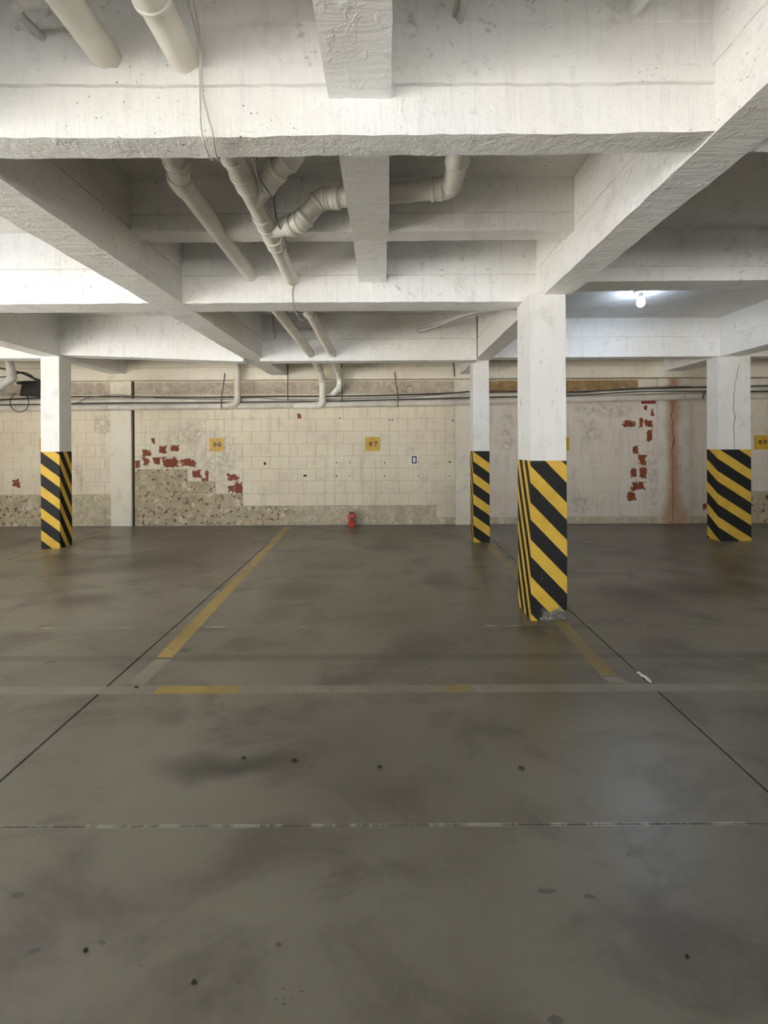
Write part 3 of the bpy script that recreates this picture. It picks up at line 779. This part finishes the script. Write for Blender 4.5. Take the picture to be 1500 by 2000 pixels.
pipe('drain_pipe', [P(-60, 800, 6.7), P(24, 738, 6.4), P(24, 738, 6.4)+Vector((0.2, -0.3, 0.35))], 0.055, 'grey-white slanted pipe at the far left beside the dark box', mat='conduit', rad=0.08)

# ---------------------------------------------------------------- hangers, cables, wires
def rodo(name, pts, r, label, mat='rod', cat='hanger', sm=True, n=8):
    m = MB(); m.tube(spline(pts, 8) if sm else pts, r, n)
    return setp(m.build(name, M[mat], smooth=60), label, cat)
rodo('pipe_hanger', [P(439, 729, 6.93), P(436, 755, 6.9), P(433, 772, 6.87), P(432, 798, 6.86)], 0.008, 'dark strap hanger on the wall pipes left of the vertical pipe')
rodo('pipe_hanger', [P(562, 700, 6.9)+Vector((0, 0, 0.1)), P(562, 740, 6.87), P(562, 783, 6.86)], 0.008, 'dark rod hanger just right of the left long beam')
rodo('pipe_hanger', [P(771, 727, 6.93), P(773, 745, 6.9), P(777, 770, 6.86), P(777, 795, 6.86)], 0.008, 'dark strap hanger above sign 07')
rodo('pipe_hanger', [P(886, 707, 6.93), P(888, 735, 6.93)], 0.010, 'short dark rod on the edge beam by the slim column')
rodo('pipe_hanger', [P(667, 700, 6.75), P(668, 770, 6.86), P(667, 785, 6.86)], 0.008, 'thin rod hanger beside the right drain pipe drop')
rodo('pipe_hanger', [P(1376, 765, 6.85), P(1374, 772, 6.86), P(1372, 779, 6.86)], 0.010, 'short dark clip on the wall pipe by the right column')
rodo('pipe_hanger', [P(1334, 766, 6.86), P(1333, 779, 6.86)], 0.012, 'pale clip on the wall pipe above the rust streak', 'conduit')
def cable(pts, r, label, mat='black'): return rodo('cable', pts, r, label, mat, 'cable')
def wallrun(f, d=6.88):
    return [P(x, y, d) for x, y in f]
cable(wallrun([(-60,784),(80,777),(140,775),(280,775),(400,776),(520,774),(640,774),(760,772),(880,768),(940,764),(1110,766),(1240,760),(1370,756),(1560,752)]), 0.011, 'thick black cable lying along the top of the wall pipes')
cable(wallrun([(-60,791),(80,790),(220,787),(400,787),(520,785),(640,784),(820,779),(930,776),(1120,772),(1250,765),(1370,764),(1560,764)], 6.875), 0.008, 'black cable sagging between the two wall pipes')
cable(wallrun([(300,777),(430,780),(500,777),(560,781),(700,778),(800,775),(900,767),(960,764),(1110,769),(1230,758),(1330,755),(1400,757),(1560,749)], 6.87), 0.006, 'thin dark grey cable crossing over the thick black cable', 'greycable')
cable(wallrun([(140,788),(155,785),(172,777),(230,771),(262,774),(400,777)], 6.87), 0.006, 'thin grey cable rising right of the left striped column', 'greycable')
loop = [P(38+18*math.cos(a)*1.0, 786+19*math.sin(a), 6.84) for a in [math.radians(q) for q in range(-75, 251, 18)]]
cable([P(56, 776, 6.82)] + loop, 0.006, 'thin dark cable hanging in a loop below the dark box')
cable([P(-60, 708, 6.3), P(0, 719, 6.4), P(40, 728, 6.5), P(64, 738, 6.6), P(80, 744, 6.7)], 0.014, 'thick black cable dropping to the dark box at the far left')
cable([P(-40, 738, 6.4), P(20, 735, 6.45), P(42, 727, 6.5), P(60, 733, 6.6), P(68, 742, 6.7)], 0.009, 'black cable arching over the dark box')
# pale wires hung over the nearest beam and along the branched pipe
fy = 1.53
cable([P(354, -60, 1.30), P(372, 20, 1.46), P(388, 80, 1.50), P(390, 140, fy), P(391, 200, fy), P(394, 262, fy-0.004), P(405, 298, 1.575), P(414, 313, 1.66), P(420, 300, 1.70)], 0.0032, 'pale wire hanging over the nearest beam, left strand', 'wire')
cable([P(368, -60, 1.30), P(384, 30, 1.46), P(392, 90, 1.50), P(394, 170, fy), P(404, 220, fy), P(415, 260, fy-0.004), P(419, 290, 1.58), P(426, 312, 1.66), P(432, 300, 1.70)], 0.0032, 'pale wire hanging over the nearest beam, right strand', 'wire')
cable([P(492, 300, 1.95), P(501, 340, 2.12), P(508, 363, 2.2), P(522, 405, 2.4), P(538, 432, 2.5), P(550, 452, 2.62), P(549, 478, 2.72), P(556, 505, 3.0), P(560, 540, 3.25), P(568, 556, 3.32), P(578, 545, 3.34)], 0.0035, 'pale wire trailing along the branched pipe to the cross beam', 'wire')
cable([P(500, 300, 1.95), P(505, 345, 2.12), P(530, 385, 2.3), P(540, 430, 2.5), P(557, 470, 2.7), P(553, 500, 2.95), P(567, 530, 3.2), P(577, 546, 3.33), P(572, 566, 3.35), P(573, 592, 3.36), P(579, 608, 3.5), P(590, 612, 3.62), P(597, 606, 3.66)], 0.0035, 'dark thin wire crossing the branched pipe and dropping below the beam', 'greycable')
cable([P(579, 546, 3.34), P(573, 570, 3.35), P(575, 594, 3.36), P(580, 615, 3.5), P(590, 626, 3.6), P(598, 618, 3.66)], 0.0035, 'pale wire loop hanging under the cross beam between the pipes', 'wire')
cable([P(532, 362, 2.30), P(536, 390, 2.4), P(540, 428, 2.52)], 0.003, 'short straight dark wire between the two pipe branches', 'greycable')

# ---------------------------------------------------------------- dark box, signs, outlet, canister
t = thing('junction_box', P(60, 775, 6.85), 'dark trapezoid box on the wall pipes behind the leftmost column', 'box')
a = [P(44, 744, 6.80), P(90, 744, 6.80), P(90, 775, 6.74), P(38, 773, 6.74)]
m = MB(); m.add([*a] + [q+Vector((0, 0.14, 0)) for q in a], [(0,1,2,3),(7,6,5,4),(0,4,5,1),(1,5,6,2),(2,6,7,3),(3,7,4,0)]); m.build('casing', M['darkbox'], t)
m = MB(); m.tube([a[3]+Vector((0.02, -0.004, 0.012)), a[2]+Vector((-0.02, -0.004, 0.012))], 0.012, 8); m.build('rim', M['black'], t)
t = thing('wall_socket_box', P(36, 750, 6.97), 'small cream box with a dark side, left of the dark box', 'box')
m = MB(); m.rbox(P(32, 750, 6.97), P(38, 741, 7.05)+Vector((0, 0.01, 0)), 0.006); m.build('casing', M['pvc_wall'], t)
m = MB(); m.rbox(P(38.3, 750, 6.97), P(41, 740, 7.05)+Vector((0, 0.01, 0)), 0.004); m.build('side_cover', M['darkbox'], t)

def digit(ch, cx, cz, w, h, y, d=0.003):
    """one stencil numeral"""
    m = MB(); yb_ = y+d
    def strip(o, i_):
        for (p, q, r_, s_) in zip(o, o[1:], i_[1:], i_): 
            m.add([(p[0], y, p[1]), (q[0], y, q[1]), (r_[0], y, r_[1]), (s_[0], y, s_[1]), (p[0], yb_, p[1]), (q[0], yb_, q[1]), (r_[0], yb_, r_[1]), (s_[0], yb_, s_[1])],
                  [(0,1,2,3),(7,6,5,4),(0,4,5,1),(1,5,6,2),(2,6,7,3),(3,7,4,0)])
    def arc(cx_, cz_, rx, rz, irx, irz, a0, a1, n=12):
        an = [math.radians(a0+(a1-a0)*q/n) for q in range(n+1)]
        strip([(cx_+rx*math.cos(a), cz_+rz*math.sin(a)) for a in an], [(cx_+irx*math.cos(a), cz_+irz*math.sin(a)) for a in an])
    if ch == '0':
        arc(cx, cz, w/2, h/2, w*.14, h*.36, -76, 76); arc(cx, cz, w/2, h/2, w*.14, h*.36, 104, 256)
    elif ch in '69':
        s_ = 1 if ch == '6' else -1
        def tr(lst): return lst
        a_off = 0 if ch == '6' else 180
        zc = cz - s_*h*.2
        arc(cx, zc, w/2, h*.3, w*.13, h*.19, -74, 74); arc(cx, zc, w/2, h*.3, w*.13, h*.19, 106, 254)
        arc(cx+s_*w*.12, cz-s_*h*.1, w*.62, h*.6, w*.30, h*.48, 100+a_off, 190+a_off)
        arc(cx+s_*w*.26, cz+s_*h*.34, w*.17, h*.11, 0.0001, 0.0001, 0, 360)
    elif ch == '7':
        strip([(cx-w/2, cz+h/2), (cx+w/2, cz+h/2)], [(cx-w/2, cz+h*.27), (cx+w/2, cz+h*.27)])
        strip([(cx+w/2, cz+h*.24), (cx+w*.16, cz-h*.1), (cx+w*.12, cz-h/2)], [(cx+w*.16, cz+h*.24), (cx-w*.1, cz-h*.1), (cx-w*.22, cz-h/2)])
        strip([(cx-w/2, cz+h*.3), (cx-w*.3, cz+h*.3)], [(cx-w/2, cz+h*.08), (cx-w*.42, cz+h*.08)])
    return m
def sign(x0, y0, x1, y1, text, label):
    a = P(x0, y1, 7.03); b = P(x1, y0, 7.03); yf = 7.03
    t = thing('bay_sign', ((a.x+b.x)/2, yf+0.01, a.z), label, 'sign')
    m = MB(); m.box((a.x-0.012, yf+0.006, a.z-0.012), (b.x+0.012, yf+0.021, b.z+0.012)); m.build('border', M['signedge'], t)
    m = MB(); m.rbox((a.x, yf, a.z), (b.x, yf+0.008, b.z), 0.004); m.build('plate', M['sign'], t)
    w = b.x-a.x; cx = (a.x+b.x)/2; cz = (a.z+b.z)/2+0.005
    for ch, ox in zip(text, (-0.155, 0.175)):
        digit(ch, cx+ox*w+0.012, cz, 0.052, 0.082, yf-0.002).build('numeral', M['signblack'], t)
sign(409, 855.5, 436.5, 882, '06', 'yellow sign reading 06 on the wall above and right of the peeled red paint')
sign(713, 853.5, 741.5, 881, '07', 'yellow sign reading 07 in mid-wall, left of the small outlet')
sign(1474, 850, 1502, 878, '09', 'yellow square sign with stencilled 09 at the right edge')
sign(1085, 853, 1112, 881, '', 'yellow sign almost wholly hidden behind the nearest column')
sign(77.3, 855, 104, 882, '', 'yellow sign almost wholly hidden behind the leftmost column')

a = P(802, 908, 7.035); b = P(816, 888, 7.035)
t = thing('wall_outlet', ((a.x+b.x)/2, 7.04, a.z), 'small black and white wall outlet right of sign 07', 'outlet')
m = MB(); m.rbox((a.x, 7.03, a.z), (b.x, 7.055, b.z), 0.012); m.build('plate', M['platewhite'], t)
m = MB(); m.rbox((a.x+0.021, 7.022, a.z+0.022), (b.x-0.021, 7.032, b.z-0.022), 0.01); m.build('insert', M['signblack'], t)
m = MB(); cx, cz = (a.x+b.x)/2, (a.z+b.z)/2
hx = [(0, .058), (.024, .022), (.024, -.022), (0, -.058), (-.024, -.022), (-.024, .022)]
m.add([(cx+p[0], 7.016, cz+p[1]) for p in hx]+[(cx+p[0], 7.024, cz+p[1]) for p in hx], [list(range(6)), list(range(11, 5, -1))]+[(i, i+6, (i+1) % 6+6, (i+1) % 6) for i in range(6)])
so = m.build('socket', M['platewhite'], t)
m = MB(); m.lathe((cx, 7.0135, cz), [(0.008, 0.0), (0.008, 0.004)], 12, 'y'); m.build('pin_hole', M['signblack'], so)

a = P(1254, 788.5, 7.03); b = P(1280, 780, 7.03)
t = thing('red_plate', ((a.x+b.x)/2, 7.03, a.z), 'small dark red plate just under the wall pipes at the right', 'plate')
m = MB(); m.rbox((a.x, 7.02, a.z), (b.x, 7.05, b.z), 0.004); m.build('plate', M['darkred'], t)
for fa, fb in ((0.2, 0.42), (0.5, 0.72)):
    m = MB(); m.box((a.x+(b.x-a.x)*fa, 7.017, a.z+0.03), (a.x+(b.x-a.x)*fb, 7.021, a.z+0.038)); m.build('faint_mark', M['red'], t)

base = G(688, 1026); bx, by = base.x, 6.93
t = thing('red_canister', (bx, by, 0), 'small red canister with a dark square panel, on the floor against the wall', 'canister')
m = MB(); o8 = []
w, dpt = 0.058, 0.05
for (z, s_) in ((0.0, .9), (0.012, 1), (0.185, 1), (0.215, .86), (0.226, .5)):
    o8.append([(bx+sx*w*s_, by+sy*dpt*s_, z) for sx, sy in ((-1,-.7),(-.75,-1),(.75,-1),(1,-.7),(1,.7),(.75,1),(-.75,1),(-1,.7))])
m.add([p for r_ in o8 for p in r_], [(i*8+q, i*8+(q+1) % 8, i*8+8+(q+1) % 8, i*8+8+q) for i in range(4) for q in range(8)] + [list(range(7, -1, -1)), [32+q for q in range(8)]])
m.build('body', M['red'], t, smooth=30)
m = MB(); m.rbox((bx-0.02, by-dpt-0.004, 0.075), (bx+0.038, by-dpt+0.006, 0.165), 0.006); m.build('panel', M['darkred'], t)
m = MB(); m.rbox((bx-0.034, by-0.02, 0.218), (bx+0.03, by+0.02, 0.243), 0.008); m.build('cap', M['signblack'], t)

# ---------------------------------------------------------------- lamps
def lamp(x, d, label):
    t = thing('ceiling_lamp', (x, d, SLAB-0.2), label, 'lamp', 'bare bulbs on the ceiling')
    m = MB(); m.lathe((x, d, SLAB), [(0.075, 0.0), (0.078, -0.008), (0.070, -0.022), (0.035, -0.028)], 28); m.build('ceiling_rose', M['fixture'], t, smooth=40)
    m = MB(); m.lathe((x, d, SLAB), [(0.024, -0.024), (0.026, -0.05), (0.026, -0.075)], 20); m.build('socket', M['fixture'], t, smooth=40)
    m = MB(); m.lathe((x, d, SLAB), [(0.022, -0.072), (0.036, -0.10), (0.043, -0.13), (0.040, -0.158), (0.026, -0.178), (0.006, -0.186)], 24); m.build('bulb', M['bulb'], t, smooth=80)
lamp(2.95, 4.74, 'lit white bulb in a bare socket on the right-hand ceiling')
lamp(-3.2, 1.9, 'bare bulb of the left bay, outside the picture')

# ---------------------------------------------------------------- small litter on the floor
LEAF = ['dark leaf scrap lying on the grey cross line by the left joint', 'dark leaf scrap lying alone on the bare floor right of centre', 'small dark scrap left of two others in mid-floor',
        'small dark scrap at the very middle of the floor', 'small dark scrap between the left and middle ones in mid-floor', 'tiny dark crumb near the lower right corner of the floor',
        'tiny dark crumb near the lower left, beside a round oil spot', 'tiny dark crumb at the bottom, left of the paint drips']
for i, (x, y, s_) in enumerate([(267,1343,.02),(1019,1502,.016),(476,1481,.012),(741,1499,.012),(575,1487,.014),(1342,1871,.008),(166,1858,.009),(379,1920,.008)]):
    g0 = G(x, y); m = MB(); an = random.uniform(-.6, .6); n = 7
    o_ = []
    for q in range(n):
        a_ = 2*math.pi*q/n; rr = s_*random.uniform(.35, .9)
        o_.append((g0.x+math.cos(a_+an)*rr*1.2, g0.y+math.sin(a_+an)*rr*.6, 0.003+0.004*abs(math.sin(a_))))
    m.add(o_+[(p[0], p[1], 0.0009) for p in o_], [list(range(n)), list(range(2*n-1, n-1, -1))]+[(q, q+n, (q+1) % n+n, (q+1) % n) for q in range(n)])
    setp(m.build('leaf_scrap', M['leaf']), LEAF[i], 'litter', 'dark scraps on the floor')
m = MB(); n = 9
cpts = spline([G(1246, 1313), G(1254, 1320), G(1262, 1324), G(1270, 1333)], 4)
m.tube([p+Vector((0, 0, 0.004)) for p in cpts], 0.008, 6, radii=[0.004+0.010*abs(math.sin(i*1.1)) for i in range(len(cpts))])
for v in m.v: v.z = max(0.0009, v.z*0.6)
setp(m.build('plaster_chip', M['platewhite']), 'white chip of plaster lying on the right floor joint', 'litter')
